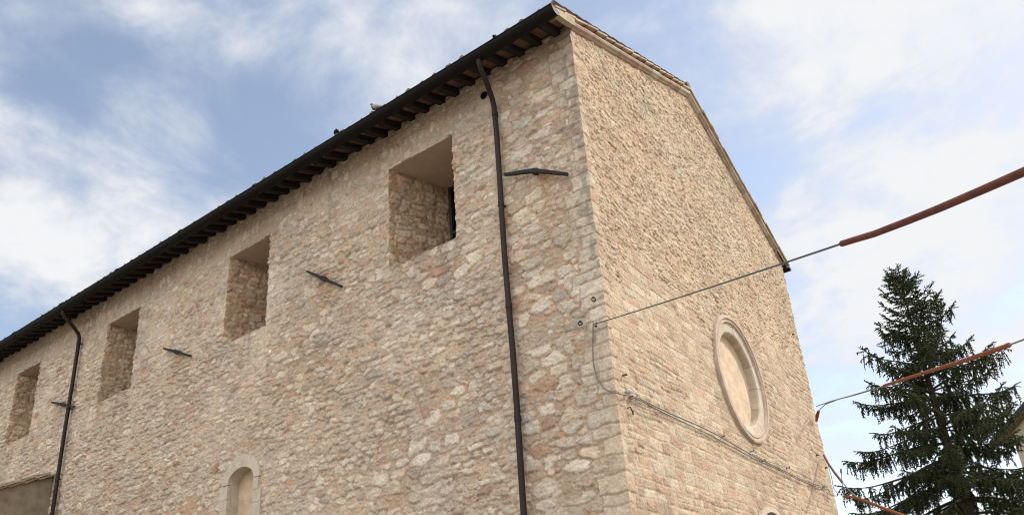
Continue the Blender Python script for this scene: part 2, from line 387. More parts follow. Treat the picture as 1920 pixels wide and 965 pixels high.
hs, cs = rubble(X, Z, .25, .128, 101, PAL_SIDE, W_SIDE, MORT_S, amp=.054)
hs = hs * np.clip(.85 + .9 * fbm(X * .7, Z * .9, 111, 3), .35, 1.3)
# flush, smoother pointing with upright stones under the eaves
h2, c2 = rubble(X, Z, .17, .27, 301, PAL_SIDE, W_SIDE, (.43, .335, .25), amp=.014, flush=.5)
bl = sst(11.55, 11.85, Z + .12 * fbm(X * 2, Z * 2, 77, 2)) * sst(-.9, -1.6, X)
hs = hs * (1 - bl) + h2 * bl; cs = cs * (1 - bl[..., None]) + c2 * bl[..., None]
# big stones low down near the corner and towards the eave
h4, c4 = rubble(X, Z, .40, .205, 501, PAL_SIDE, W_SIDE, (.42, .30, .21), amp=.034, flush=.2)
bl = np.maximum(sst(-2.1, -1.7, X + .2 * fbm(X * 2, Z * 2, 78, 2)) * .999, sst(.22, .30, fbm(X * .55, Z * .8, 79, 3)) * sst(11.6, 11.3, Z))
hs = hs * (1 - bl) + h4 * bl; cs = cs * (1 - bl[..., None]) + c4 * bl[..., None]
eq, rq = quoin_mask(-X, Z, 900)
k = sst(.003, .025, eq); r1 = h01(rq, 5)
hq = k * (.012 + .016 * r1) + .012 * fbm(X * 20, Z * 26, 41, 3)
cq = pick(h01(rq, 6), PAL_SIDE[:6], W_SIDE[:6]) * (.88 + .2 * h01(rq, 7))[..., None] * (1 + .3 * fbm(X * 12, Z * 16, 43, 3))[..., None]
qm = (eq > 0).astype(np.float32); qm = sst(-.012, .004, eq)
kk = k[..., None]; cq = cq * kk + np.array((.38, .29, .21), np.float32) * (1 - kk)
hs = hs * (1 - qm) + hq * qm; cs = cs * (1 - qm[..., None]) + cq * qm[..., None]
# grey-black lichen on the corner stones, rusty and ochre stains
li = sst(.2, .6, fbm(X * 11, Z * 8, 51, 4) + .45 * sst(-.55, -.02, X) * sst(6.0, 8.5, Z)) * sst(-.55, -.12, X) * sst(5.5, 7, Z)
cs = cs * (1 - .42 * li[..., None]) + np.array((.10, .097, .09), np.float32) * (.42 * li[..., None])
gr = sst(.15, .55, fbm(X * .8, Z * 1.1, 61, 4))[..., None]
cs = cs * (1 - .22 * gr) + cs.mean(-1, keepdims=True) * np.array((1.03, 1.0, .93), np.float32) * (.22 * gr)
oc = sst(.25, .6, fbm(X * 1.1, Z * .9, 63, 4))[..., None]
cs = cs * (1 - .3 * oc) + cs * np.array((1.08, .92, .74), np.float32) * (.3 * oc)
st = sst(.12, .55, fbm(X * 5, Z * .22, 65, 3)) * (.35 + .65 * sst(9.5, 12.3, Z))
cs = cs * (1 - .15 * st[..., None])
for (ax, az) in ((-.96, 9.78), (-6.49, 9.73), (-11.85, 9.62), (-17.6, 9.75)):
    ru = np.exp(-((X - ax) / (.30 + .1 * fbm(X * 3, Z, 66, 2))) ** 2) * sst(az - 1.5, az - .1, Z) * sst(az + .1, az - .05, Z) * np.clip(.55 + 1.3 * fbm(X * 9, Z * .8, 67, 3), 0, 1)
    cs = cs * (1 - .5 * ru[..., None] * np.array((.35, .62, .80), np.float32))
for (a, b) in WINX:
    ru = sst(a - .05, a + .1, X) * sst(b + .05, b - .1, X) * sst(ZS - 1.6, ZS - .1, Z) * sst(ZS + .02, ZS - .03, Z) * np.clip(.2 + 1.6 * fbm(X * 6, Z * .5, 68, 3), 0, 1)
    cs = cs * (1 - .26 * ru[..., None])
Y = -hs
edges = []
for (a, b) in WINX:
    ia, ib = np.argmin(np.abs(xs - a)), np.argmin(np.abs(xs - b)); it, ib2 = np.argmin(np.abs(zs - ZH)), np.argmin(np.abs(zs - ZS))
    edges.append((Y[:, ia].copy(), Y[:, ib].copy(), Y[it].copy(), Y[ib2].copy()))
# front wall grid shares the corner column
ys = [0.0]
while ys[-1] < W:
    dist = math.hypot(math.hypot(CAM[0], ys[-1] - CAM[1]), 7); ys.append(ys[-1] + max(.0155, .00125 * dist))
ys[-1] = W; ys = np.array(ys)
zf = np.concatenate([zs, np.arange(12.60 + .0165, 14.95, .0165)])
Yf, Zf = [a.astype(np.float32) for a in np.meshgrid(ys, zf)]
MORT_F = (.46, .355, .245)
ha, ca = rubble(Yf, Zf, .22, .072, 1101, PAL_FRONT, W_FRONT, MORT_F, amp=.022, flush=.3, small=False)
hb, cb = coursed(Yf, Zf, .13, .24, .14, .44, 1201, PAL_FRONT, W_FRONT, (.46, .365, .26), joint=.006, amp=.014, wob=.035)
hb2, cb2 = coursed(Yf, Zf, .09, .15, .10, .30, 1251, PAL_FRONT, W_FRONT, (.44, .34, .24), joint=.009, amp=.020, wob=.06)
bl2 = sst(-.18, .15, fbm(Yf * .8, Zf * 1.3, 1261, 3)); hb = hb * (1 - bl2) + hb2 * bl2; cb = cb * (1 - bl2[..., None]) + cb2 * bl2[..., None]
bl = sst(-.25, .25, Zf - (7.55 + .17 * Yf + 1.6 * fbm(Yf * .5, Zf * .4, 1301, 3) + 1.3 * fbm(Yf * 2.2, Zf * 4, 1302, 2)))
hf = hb * (1 - bl) + ha * bl; cf = cb * (1 - bl[..., None]) + ca * bl[..., None]
eq, rq2 = quoin_mask(Yf, Zf, 900, .08, .30)
k = sst(.003, .025, eq); r1 = h01(rq2, 15); qm = sst(-.012, .004, eq); kk = k[..., None]
hq = k * (.008 + .014 * r1) + .010 * fbm(Yf * 20, Zf * 26, 45, 3)
cq = pick(h01(rq2, 16), PAL_FRONT[:6], W_FRONT[:6]) * (1 + .25 * fbm(Yf * 12, Zf * 16, 47, 3))[..., None]
cq = cq * kk + np.array((.40, .30, .21), np.float32) * (1 - kk)
hf = hf * (1 - qm) + hq * qm; cf = cf * (1 - qm[..., None]) + cq * qm[..., None]
pk = sst(.1, .55, fbm(Yf * .9, Zf * .9, 1401, 4))[..., None]
cf = cf * (1 - .2 * pk) + cf * np.array((1.02, .94, .88), np.float32) * (.2 * pk)
dk = sst(.28, .55, fbm(Yf * 3.2, Zf * 3.2, 1501, 4))[..., None]
cf = cf * (1 - .25 * dk) + np.array((.16, .13, .10), np.float32) * (.25 * dk)
Xf = hf.copy()
# corner: both faces meet on one shared, slightly ragged edge
nz = len(zs)
X[:, -1] = Xf[:nz, 0]; Yf[:nz, 0] = Y[:, -1]
ctr = lambda A: (A[:-1, :-1] + A[1:, 1:]) / 2
xc, zc = ctr(X), ctr(Z); keep = np.ones(xc.shape, bool)
for (a, b) in WINX: keep &= ~((xc > a) & (xc < b) & (zc > ZS) & (zc < ZH))
keep &= ~niche_in(xc, zc, .06)
HOLE = (-2.02, 12.10)
keep &= ~(((xc - HOLE[0]) ** 2 + (zc - HOLE[1]) ** 2) < .062 ** 2)
grid_object('side_wall', np.stack([X, Y, Z], -1), cs, keep, church, M['masonry'])
yc, zc = ctr(Yf), ctr(Zf)
keep = zc < H0 + .06 + PITCH * np.minimum(yc, W - yc)
OC = (6.0, 7.217, 1.427)
keep &= ((yc - OC[0]) ** 2 + (zc - OC[1]) ** 2) > 1.30 ** 2
PY, PZ, PR = 6.25, 3.16, 1.22                         # portal arch
keep &= ~((np.abs(yc - PY) < PR) & (zc < PZ + np.sqrt(np.clip(PR ** 2 - (yc - PY) ** 2, 0, 9))))
grid_object('front_wall', np.stack([Xf, Yf, Zf], -1), cf, keep, church, M['masonry'])
del X, Y, Z, Xf, Yf, Zf, hs, cs, hf, cf, ha, ca, hb, cb, h2, c2, h4, c4, cq, hq
b = MB()
b.add([(-L, W, 0), (0, W, 0), (0, W, 12.6), (-L, W, 12.6)], [(0, 1, 2, 3)])
b.add([(-L, 0, 0), (-L, W, 0), (-L, W, 12.6), (-L, W / 2, 14.9), (-L, 0, 12.6)], [(0, 1, 2, 3, 4)])
b.build('rear_wall', M['plain'], church)

# windows: splayed stone jambs with plaster heads
def jamb_patch(p0, p1, z0, z1, out, seed):
    n = int(np.linalg.norm(np.array(p1) - np.array(p0)) / .026); U, V = np.meshgrid(np.linspace(0, np.linalg.norm(np.array(p1) - np.array(p0)), n), np.arange(z0, z1 + .026, .026))
    U = U.astype(np.float32); V = V.astype(np.float32)
    h, c = rubble(U, V, .30, .15, seed, PAL_SIDE, W_SIDE, (.38, .285, .20), amp=.038, flush=.25)
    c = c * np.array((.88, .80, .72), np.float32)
    fade = sst(0, .05, U); h = h * fade
    t = (U / U.max())[..., None]
    P = np.array((*p0, 0)) * (1 - t) + np.array((*p1, 0)) * t
    P = P + np.array((*out, 0)) * h[..., None]; P[..., 2] = V
    return P, c
DEP = 1.46
for i, (a, b_) in enumerate(WINX):
    aL, bR = a + .47, b_ - .25
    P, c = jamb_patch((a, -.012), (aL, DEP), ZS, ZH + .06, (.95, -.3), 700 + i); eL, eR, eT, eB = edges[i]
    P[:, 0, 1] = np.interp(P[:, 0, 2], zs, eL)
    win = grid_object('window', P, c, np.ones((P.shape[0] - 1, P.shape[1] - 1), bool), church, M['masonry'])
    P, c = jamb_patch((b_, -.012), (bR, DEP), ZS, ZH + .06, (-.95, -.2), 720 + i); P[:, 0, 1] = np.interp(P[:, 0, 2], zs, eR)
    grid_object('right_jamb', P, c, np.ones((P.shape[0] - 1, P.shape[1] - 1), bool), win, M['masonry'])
    # plaster head: slight segmental curve, worn front edge
    rg = np.random.RandomState(40 + i); n = 90; vs = []
    for t in np.linspace(0, 1, n):
        dz = .035 * (1 - (2 * t - 1) ** 2) + rg.uniform(-.008, .008) - (.022 if (i == 0 and .3 < t < .58) else 0)
        yt = float(np.interp(a + (b_ - a) * t, xs, eT)); dz = dz * .35 + .002
        vs += [(a + (b_ - a) * t, yt, ZH + dz * .0), (aL + (bR - aL) * t, DEP, ZH + .03 + .02 * (1 - (2 * t - 1) ** 2)), (a + (b_ - a) * t, yt + .05, ZH + dz + .03)]
    m = MB(); m.add(vs, [(3 * k, 3 * k + 3, 3 * k + 4, 3 * k + 1) for k in range(n - 1)])
    # ragged plaster lip on the face above the opening
    m.build('window_head', M['plaster'], win, smooth=True)
    m = MB(); n = 90; vs = []
    for t in np.linspace(0, 1, n):
        yb = float(np.interp(a + (b_ - a) * t, xs, eB))
        vs += [(a + (b_ - a) * t, yb, ZS + .0), (aL + (bR - aL) * t, DEP, ZS + .10),
               (a + (b_ - a) * t, yb + .05, ZS - .02)]
    m.add(vs, [(3 * k, 3 * k + 3, 3 * k + 4, 3 * k + 1) for k in range(n - 1)] + [(3 * k, 3 * k + 2, 3 * k + 5, 3 * k + 3) for k in range(n - 1)])
    m.build('sill', M['plaster'], win, smooth=True)
    m = MB(); z0, z1 = ZS + .05, ZH + .04; ty = DEP - .06
    for x_ in (aL + .035, bR - .035, (aL + bR) / 2): m.box((x_, ty, (z0 + z1) / 2), (.07, .08, z1 - z0))
    for z_ in (z0 + .035, z1 - .035, (z0 + z1) / 2): m.box(((aL + bR) / 2, ty + .004, z_), (bR - aL - .14, .07, .07))
    m.build('frame', M['frame'], win)
    m = MB(); m.box(((aL + bR) / 2, DEP + .01, (z0 + z1) / 2), (bR - aL + .3, .02, z1 - z0 + .3)); m.build('pane', M['glass'], win)

# vent hole under the eave
m = MB(); n = 14
vs = [(HOLE[0] + r * math.cos(2 * math.pi * k / n), y, HOLE[1] + r * math.sin(2 * math.pi * k / n)) for (r, y) in ((.085, -.012), (.075, -.03), (.058, -.03), (.056, .25)) for k in range(n)]
m.add(vs, [(q * n + k, q * n + (k + 1) % n, (q + 1) * n + (k + 1) % n, (q + 1) * n + k) for q in range(3) for k in range(n)] + [tuple(3 * n + k for k in range(n))])
m.build('vent_pipe', M['gutter'], church)

# arched niche: voussoirs, jamb blocks, reveal and plastered infill
ncx = (NX0 + NX1) / 2; hw = (NX1 - NX0) / 2
def arc_pt(t, grow_w, grow_h):     # t from 0 (left spring) to pi (right spring)
    return (ncx - (hw + grow_w) * math.cos(t), NSP + (NRISE + grow_h) * math.sin(t))
infill = MB(); pts = [(NX0, 3.6)] + [arc_pt(math.pi * k / 16, 0, 0) for k in range(17)] + [(NX1, 3.6)]
infill.add([(x, .24, z) for x, z in pts], [tuple(range(len(pts)))])
nic = infill.build('niche', M['infill'], church)
rv_ = MB(); n = len(pts)
rv_.add([(x, .045, z) for x, z in pts] + [(x, .25, z) for x, z in pts], [(k, k + 1, n + k + 1, n + k) for k in range(n - 1)])
rv_.build('niche_reveal', M['pale'], nic)
NV = 6
for q in range(NV):
    t0, t1 = math.pi * q / NV + .004, math.pi * (q + 1) / NV - .004; m = MB()
    gw, gh = .20 + .02 * RNG.random(), .27 + .02 * RNG.random()
    prof = [arc_pt(t0 + (t1 - t0) * s / 4, 0, 0) for s in range(5)] + [arc_pt(t1 - (t1 - t0) * s / 4, gw, gh) for s in range(5)]
    y0 = -.045 - .008 * RNG.random()
    m.prism(prof, lambda p: (p[0], y0, p[1]), lambda p: (p[0], .05, p[1])); m.build('voussoir', M['pale'], nic)
for sx in (-1, 1):
    z1 = NSP - .01
    while z1 > 3.7:
        hb_ = RNG.uniform(.22, .34); z0 = z1 - hb_; wd_ = RNG.uniform(.19, .34) * (1 if sx < 0 else .8); m = MB()
        xi = NX0 if sx < 0 else NX1; y0 = -.045 - .01 * RNG.random()
        c = (xi + sx * wd_ / 2, (y0 + .05) / 2, (z0 + z1) / 2); m.box(c, (wd_, .05 - y0, hb_ - .006)); m.build('jamb_block', M['pale'], nic); z1 = z0

# round blind window on the front
def ring_lathe(prof, n=72):      # prof: (radius, x)
    vs = [(x, OC[0] + r * math.cos(2 * math.pi * k / n), OC[1] + r * math.sin(2 * math.pi * k / n)) for (r, x) in prof for k in range(n)]
    fs = [(q * n + k, q * n + (k + 1) % n, (q + 1) * n + (k + 1) % n, (q + 1) * n + k) for q in range(len(prof) - 1) for k in range(n)]
    return vs, fs
m = MB(); m.add(*ring_lathe([(1.445, -.02), (1.445, .045), (1.43, .075), (1.395, .088), (1.36, .078), (1.345, .05), (1.325, .046), (1.31, .062), (1.285, .064), (1.27, .04), (1.265, .022), (1.265, -.05)]))
ocu = m.build('round_window', M['pink'], church, smooth=True)
n = 72; m = MB()
m.add([(-.17, OC[0] + 1.06 * math.cos(2 * math.pi * k / n), OC[1] + 1.06 * math.sin(2 * math.pi * k / n)) for k in range(n)], [tuple(range(n))])
m.build('infill_panel', M['infill'], ocu)
NB = 13
for q in range(NB):
    a0, a1 = 2 * math.pi * (q + .1) / NB + .004, 2 * math.pi * (q + 1.1) / NB - .004; m = MB(); S = 7; vs = []
    prof = [(1.27, -.05), (1.27, .024), (1.13, .010), (1.075, .004), (1.05, -.02), (1.045, -.20)]
    off = RNG.uniform(-.006, .004)
    for (r, x) in prof:
        for s in range(S):
            t = a0 + (a1 - a0) * s / (S - 1); vs.append((x + off, OC[0] + r * math.cos(t), OC[1] + r * math.sin(t)))
    fs = [(p * S + s, p * S + s + 1, (p + 1) * S + s + 1, (p + 1) * S + s) for p in range(len(prof) - 1) for s in range(S - 1)]
    fs += [tuple(p * S for p in range(len(prof))), tuple(p * S + S - 1 for p in range(len(prof)))[::-1]]
    m.add(vs, fs); m.build('ring_stone', M['dressed'] if q % 3 else M['pale'], ocu)

# portal: arched door, of which only the very top of the arch shows
def portal_pts(r, n=20): return [(PY - r, 0)] + [(PY - r * math.cos(math.pi * k / n), PZ + r * math.sin(math.pi * k / n)) for k in range(n + 1)] + [(PY + r, 0)]
po, pi_ = portal_pts(PR + .08), portal_pts(PR - .03); n = len(po); m = MB()
m.add([(.065, y, z) for y, z in po] + [(.075, y, z) for y, z in pi_] + [(-.35, y, z) for y, z in pi_] + [(-.05, y, z) for y, z in po],
      [(r_ * n + k, r_ * n + k + 1, (r_ + 1) * n + k + 1, (r_ + 1) * n + k) for r_ in range(2) for k in range(n - 1)] + [(k, k + 1, 3 * n + k + 1, 3 * n + k) for k in range(n - 1)])
por = m.build('portal', M['dressed'], church)
m = MB(); m.add([(-.34, y, z) for y, z in pi_], [tuple(range(n))]); m.build('door', M['wood'], por)

# roof: wavy pan and cover tiles on two slopes
TS = .345
EAVE_Y, EAVE_Z = -.70, 12.535
def crown_z(y): yy = min(y, W - y); return EAVE_Z + PITCH * (yy - EAVE_Y)
m = MB(); NT = int(L / TS) + 1; S = 10; xsr = []; prof = []
for k in range(NT):
    for s in range(S):
        f = s / S; xsr.append(.10 - (k + f) * TS)
        ph = f * 2 * math.pi
        prof.append((math.cos(ph) if math.cos(ph) > 0 else math.cos(ph) * 1.0) * .062 - .062)
jit = np.random.RandomState(3).uniform(-.035, .035, NT); jz = np.random.RandomState(4).uniform(-.016, .014, NT)
nrow = 17
for side in (0, 1):
    EY = EAVE_Y if side == 0 else -.30
    vs = []; rows_ = []
    for r in range(nrow):
        for e in (0, 1):
            yy = EY + (W / 2 - EY) * (r + e) / nrow
            rows_.append((yy, .028 * (1 - e), r))
    rows_.insert(0, (EY, -.035, 0))
    for (yy, lift, r) in rows_:
        for q, x in enumerate(xsr):
            kcol = q // S; ye = yy + (jit[kcol] if r == 0 and yy == EY else 0)
            z = crown_z(ye) + prof[q] + lift + jz[kcol] * (1 if r < 2 else .6)
            vs.append((x, ye if side == 0 else W - ye, z))
    nc = len(xsr)
    m.add(vs, [(r * nc + q, r * nc + q + 1, (r + 1) * nc + q + 1, (r + 1) * nc + q) for r in range(len(rows_) - 1) for q in range(nc - 1)])
roof = m.build('roof', M['tile'], church, smooth=True)
m = MB(); m.tube([(.12 - k * .4, W / 2, crown_z(W / 2) - .02 + .012 * (k % 2)) for k in range(66)], .11, 10); m.build('ridge_tiles', M['tile'], roof, smooth=True)
# boarding of flat terracotta between the rafters, both eaves
SOF = .17
for side in (0, 1):
    f = (lambda y: y) if side == 0 else (lambda y: W - y)
    m = MB(); A = lambda p: (.06, f(p[0]), p[1]); B = lambda p: (-L, f(p[0]), p[1])
    e0 = -.66 if side == 0 else -.27
    m.prism([(e0, crown_z(e0) - SOF), (.5, crown_z(.5) - SOF), (.5, crown_z(.5) - SOF + .03), (e0, crown_z(e0) - SOF + .03)], A, B)
    m.build('eave_soffit', M['soffit'], church)
raft = []
m = MB()
prof = [(-.64, crown_z(-.64) - SOF - .004), (.5, crown_z(.5) - SOF - .004), (.5, crown_z(.5) - SOF - .155), (-.56, crown_z(-.56) - SOF - .155), (-.64, crown_z(-.64) - SOF - .10)]
m.prism(prof, lambda p: (-.062, p[0], p[1]), lambda p: (.062, p[0], p[1]))
r0 = m.build('rafter', M['rafter'], church); r0.location.x = -.26
k = 1
while -.26 - .402 * k > -L + .2:
    o = r0.copy(); COL.objects.link(o); o.parent = church; o.location.x = -.26 - .402 * k + RNG.uniform(-.02, .02)
    o.rotation_euler = (RNG.uniform(-.006, .006), 0, RNG.uniform(-.02, .02)); k += 1
# far eave shows only its end rafter
m = MB(); prof = [(-.25, crown_z(-.25) - SOF - .004), (.5, crown_z(.5) - SOF - .004), (.5, crown_z(.5) - SOF - .155), (-.22, crown_z(-.22) - SOF - .155)]
m.prism(prof, lambda p: (-.02, W - p[0], p[1]), lambda p: (.10, W - p[0], p[1])); m.build('rafter', M['rafter'], church)

# gutters
def gutter(yc_, sgn, zc_=12.295):
    m = MB(); R_ = .13 if sgn > 0 else .10; n = 12
    out = [(yc_ + R_ * math.cos(math.pi + math.pi * k / n), zc_ + R_ * math.sin(math.pi + math.pi * k / n)) for k in range(n + 1)]
    inn = [(yc_ + (R_ - .012) * math.cos(2 * math.pi - math.pi * k / n), zc_ + (R_ - .012) * math.sin(2 * math.pi - math.pi * k / n)) for k in range(n + 1)]
    m.prism(out + inn, lambda p: (.15, p[0], p[1]), lambda p: (-L, p[0], p[1]))
    hd = [(yc_ + R_ * math.cos(math.pi + math.pi * k / n), zc_ + R_ * math.sin(math.pi + math.pi * k / n)) for k in range(n + 1)]
    m.prism(hd, lambda p: (.154, p[0], p[1]), lambda p: (.146, p[0], p[1]))
    yo = yc_ - sgn * R_
    m.tube([(.15, yo, zc_ + .004), (-L, yo, zc_ + .004)], .014, 8)
    for k in range(9): m.tube([(-2.2 - k * 2.9, yc_, zc_ + .001), (-2.2 - k * 2.9 - .05, yc_, zc_ + .001)], R_ + .006, 16)
    return m.build('gutter', M['gutter'], church, smooth=True)
gutter(-.755, 1); gutter(W + .33, -1, 12.46)

# downpipes
for px in (-1.724, -16.922):
    m = MB(); yp = -.125
    path = [(px + .16, -.75, 12.22), (px + .16, -.745, 12.12), (px + .15, -.69, 12.03), (px + .09, -.42, 11.86), (px + .02, -.19, 11.70), (px, yp, 11.58), (px, yp, 11.45)] + [(px + .012 * math.sin(z_ * 1.3), yp, z_) for z_ in np.arange(11, .2, -.9)]
    m.tube(path, .051, 12); p = m.build('downpipe', M['pipe'], church, smooth=True)
    for z_ in (11.40, 9.42, 7.40, 5.40, 3.4, 1.4):
        m = MB(); m.tube([(px + .012 * math.sin(z_ * 1.3), yp, z_ + .045), (px + .012 * math.sin(z_ * 1.3), yp, z_ - .045)], .058, 12); m.box((px, -.04, z_), (.03, .1, .03)); m.build('pipe_collar', M['pipe'], p, smooth=True)

# gable coping: moulded stones with thin verge slabs on top
def zl(y): return H0 + PITCH * min(y, W - y)
CP = [(-.12, .0), (.035, .0), (.055, .012), (.062, .035), (.105, .05), (.122, .085), (.115, .125), (.085, .15), (.085, .165), (-.12, .165)]
def piece(ya, yb, prof, name, material, jx, jz_, flip):
    fy = (lambda y: W - y) if flip else (lambda y: y)
    m = MB(); m.prism(prof, lambda p: (p[0] + jx, fy(ya), zl(ya) + p[1] + jz_), lambda p: (p[0] + jx, fy(yb), zl(yb) + p[1] + jz_))
    return m.build(name, material, church)
for flip in (0, 1):
    y = -.02
    while y < W / 2 - .05:
        ln = RNG.uniform(.38, .66); ye = min(y + ln, W / 2)
        if W / 2 - ye < .25: ye = W / 2
        mt = RNG.choice([M['coping'], M['coping'], M['coping2'], M['coping2'], M['coping3'] if y < .4 or 4.2 < y < 4.9 else M['coping'], M['dressed']])
        piece(y + .006, ye - .004, CP, 'coping_stone', mt, RNG.uniform(-.010, .008), RNG.uniform(-.006, .006), flip); y = ye
    y = -.74 if not flip else -.32
    while y < W / 2 - .05:
        ln = RNG.uniform(.34, .46); ye = min(y + ln, W / 2)
        if W / 2 - ye < .2: ye = W / 2
        o = .150 + RNG.uniform(-.015, .02)
        fy = (lambda y_: W - y_) if flip else (lambda y_: y_)
        m = MB(); A = lambda p: (p[0], fy(y + .003), zl(y) + p[1] - .012); B = lambda p: (p[0], fy(ye + .03), zl(ye + .03) + p[1] + .022)
        m.prism([(-.2, .185), (o, .185), (o + .004, .222), (-.2, .228)], A, B)
        m.build('verge_slab', RNG.choice([M['slab'], M['coping'], M['slab'], M['coping2']]), church)
        m = MB(); cxs = [(.105 * math.cos(math.pi * s / 8) + .01, .222 + .032 * math.sin(math.pi * s / 8)) for s in range(9)]
        m.prism(cxs, A, B); m.build('verge_tile', RNG.choice([M['slab'], M['coping'], M['coping2'], M['slab']]), church, smooth=True); y = ye
    # pale concave stone closing the eave end beyond the wall face
    fy = (lambda y_: W - y_) if flip else (lambda y_: y_)
    if flip: continue
    m = MB(); pr_ = [(-.72, zl(-.72) + .18), (-.70, zl(-.70) + .05), (-.45, zl(-.45) + .015), (-.2, zl(-.2) - .0), (-.022, zl(0) + .0), (-.022, zl(0) + .175)]
    m.prism(pr_, lambda p: (.135, fy(p[0]), p[1]), lambda p: (.03, fy(p[0]), p[1])); m.build('eave_return', M['coping'] if not flip else M['rafter'], church)

# iron tie-rod anchors with wedges
for (p0, p1, bend) in [((947, 328), (1065, 327), .05), ((577, 509), (641, 537), .0), ((308, 653), (358, 667), .0), ((98, 754), (140, 762), .0)]:
    a = Vector(on_side(*p0, y=-.09)); c = Vector(on_side(*p1, y=-.09)); d = (c - a).normalized(); mid = (a + c) / 2
    nrm = Vector((-d.z, 0, d.x)); nrm = nrm if nrm.z > 0 else -nrm
    ln = (c - a).length; m = MB(); S = 12; vs = []
    for s in range(S + 1):
        t = s / S; w_ = .024 + .014 * (1 - abs(2 * t - 1)); p = a + d * ln * t + nrm * bend * (1 - abs(2 * t - 1)) + nrm * RNG.uniform(-.004, .004); q = -.045 * (1 - abs(2 * t - 1))
        for (dn, dy) in ((w_, .02), (w_, -.035), (-w_, -.035), (-w_, .02)): vs.append(p + nrm * dn + Vector((0, dy + q, 0)))
    m.add(vs, [(s * 4 + k, s * 4 + (k + 1) % 4, s * 4 + 4 + (k + 1) % 4, s * 4 + 4 + k) for s in range(S) for k in range(4)] + [(3, 2, 1, 0), tuple(S * 4 + k for k in range(4))])
    an = m.build('tie_anchor', M['iron'], church)
    m = MB(); rot = Vector((1, 0, 0)).rotation_difference(d).to_matrix(); cen = mid + nrm * bend
    for s in (-1, 1): m.box(cen + nrm * s * .042 + Vector((0, -.015, 0)), (.10, .09, .018), rot)
    for s in (-1, 1): m.box(cen + d * s * .042 + Vector((0, -.02, 0)), (.018, .08, .10), rot)
    m.build('rod_eye', M['iron'], an)
    m = MB(); m.box(cen + d * .04 + Vector((0, -.062, 0)), (.20, .024, .034), rot); m.build('wedge', M['iron'], an)

# small iron fittings on the corner
def ring_mb(c, r, th, axis_rot):
    m = MB(); pts_ = [Vector(c) + axis_rot @ Vector((r * math.cos(2 * math.pi * k / 14), 0, r * math.sin(2 * math.pi * k / 14))) for k in range(15)]
    m.tube(pts_, th, 6, cap=False); return m
from mathutils import Euler
for (u, v, tilt) in ((1088, 606, .4), (1113, 561, .2)):
    P = on_side(u, v, -.05); m = ring_mb(P, .03, .008, Euler((.5, 0, tilt)).to_matrix()); m.tube([(P[0], .04, P[2] + .04), (P[0], -.06, P[2] + .04)], .012, 6); m.build('iron_ring', M['iron'], church, smooth=True)
P = on_front(1183, 771, .06); m = MB()
m.tube([(-.03, P[1], P[2] + .07), (.06, P[1], P[2] + .07), (.075, P[1] + .02, P[2] + .0), (.07, P[1] + .04, P[2] - .045), (.06, P[1] + .07, P[2] - .02), (.06, P[1] + .075, P[2] + .03)], .009, 6); m.build('iron_hook', M['iron'], church, smooth=True)
P = on_front(1169, 703, .04); m = MB(); m.tube([(-.03, P[1], P[2]), (.09, P[1] + .03, P[2] + .01)], [.018, .014], 6); m.build('rusty_peg', M['rust'], church, smooth=True)
for (u, v) in ((1487, 627), (1532, 853), (1549, 876)):
    P = on_front(u, v, .03); m = MB(); m.tube([(-.04, P[1], P[2]), (.07, P[1] - .02, P[2])], .022, 6); m.build('rusty_peg', M['rust'], church, smooth=True)

# ------------------------------------------------------------------ lean-to at the left
lt = tag(empty('lean_to', (-17.4, 0, 0)), 'low stone lean-to with a slab-edged sloping roof against the church side wall', 'outbuilding')
LX = -17.40
def lz(y): return 7.60 + .44 * y
m = MB(); ny, nzz = 60, 130; vs = []
m.add([(LX, -.03, 0), (LX, -6, 0), (LX, -6, lz(-6)), (LX, -.03, lz(-.03)), (LX - 7, -.03, 0), (LX - 7, -6, 0), (LX - 7, -6, lz(-6)), (LX - 7, -.03, lz(-.03))],
      [(0, 1, 2, 3), (4, 5, 6, 7), (1, 5, 6, 2), (0, 3, 7, 4)])
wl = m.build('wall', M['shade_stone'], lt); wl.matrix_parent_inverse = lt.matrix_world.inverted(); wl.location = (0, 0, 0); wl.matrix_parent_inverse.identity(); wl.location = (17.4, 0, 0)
y = -.05; q = 0
while y > -6.2:
    ln = .36; ye = y - ln
    for lay, (o, t0, t1) in enumerate(((.11, .0, .055), (.18, .06, .12))):
        m = MB(); yo = (.13 if lay else 0)
        jz_ = RNG.uniform(-.008, .008)
        m.prism([(-.5, t0), (o + RNG.uniform(-.02, .02), t0), (o, t1), (-.5, t1)], lambda p: (LX + p[0], y + .003 - yo, lz(y - yo) + p[1] + .02 + jz_), lambda p: (LX + p[0], ye - yo, lz(ye - yo) + p[1] - .012 + jz_))
        s_ = m.build('roof_slab', M['slab'], lt); s_.location = (17.4, 0, 0)
    y = ye; q += 1
m = MB(); m.add([(LX - .3, -.03, lz(0) + .10), (LX - .3, -6.3, lz(-6.3) + .10), (LX - 7, -6.3, lz(-6.3) + .10), (LX - 7, -.03, lz(0) + .10), (LX - .3, -.03, lz(0) + .16), (LX - .3, -6.3, lz(-6.3) + .16), (LX - 7, -6.3, lz(-6.3) + .16), (LX - 7, -.03, lz(0) + .16)],
      [(0, 1, 2, 3), (4, 5, 6, 7), (0, 1, 5, 4), (1, 2, 6, 5), (2, 3, 7, 6), (3, 0, 4, 7)])
o = m.build('roof', M['tile'], lt); o.location = (17.4, 0, 0)

# ------------------------------------------------------------------ cables
def thing_mesh(m, name, material, label, cat, group=None, smooth=True):
    return tag(m.build(name, material, None, smooth=smooth), label, cat, group)
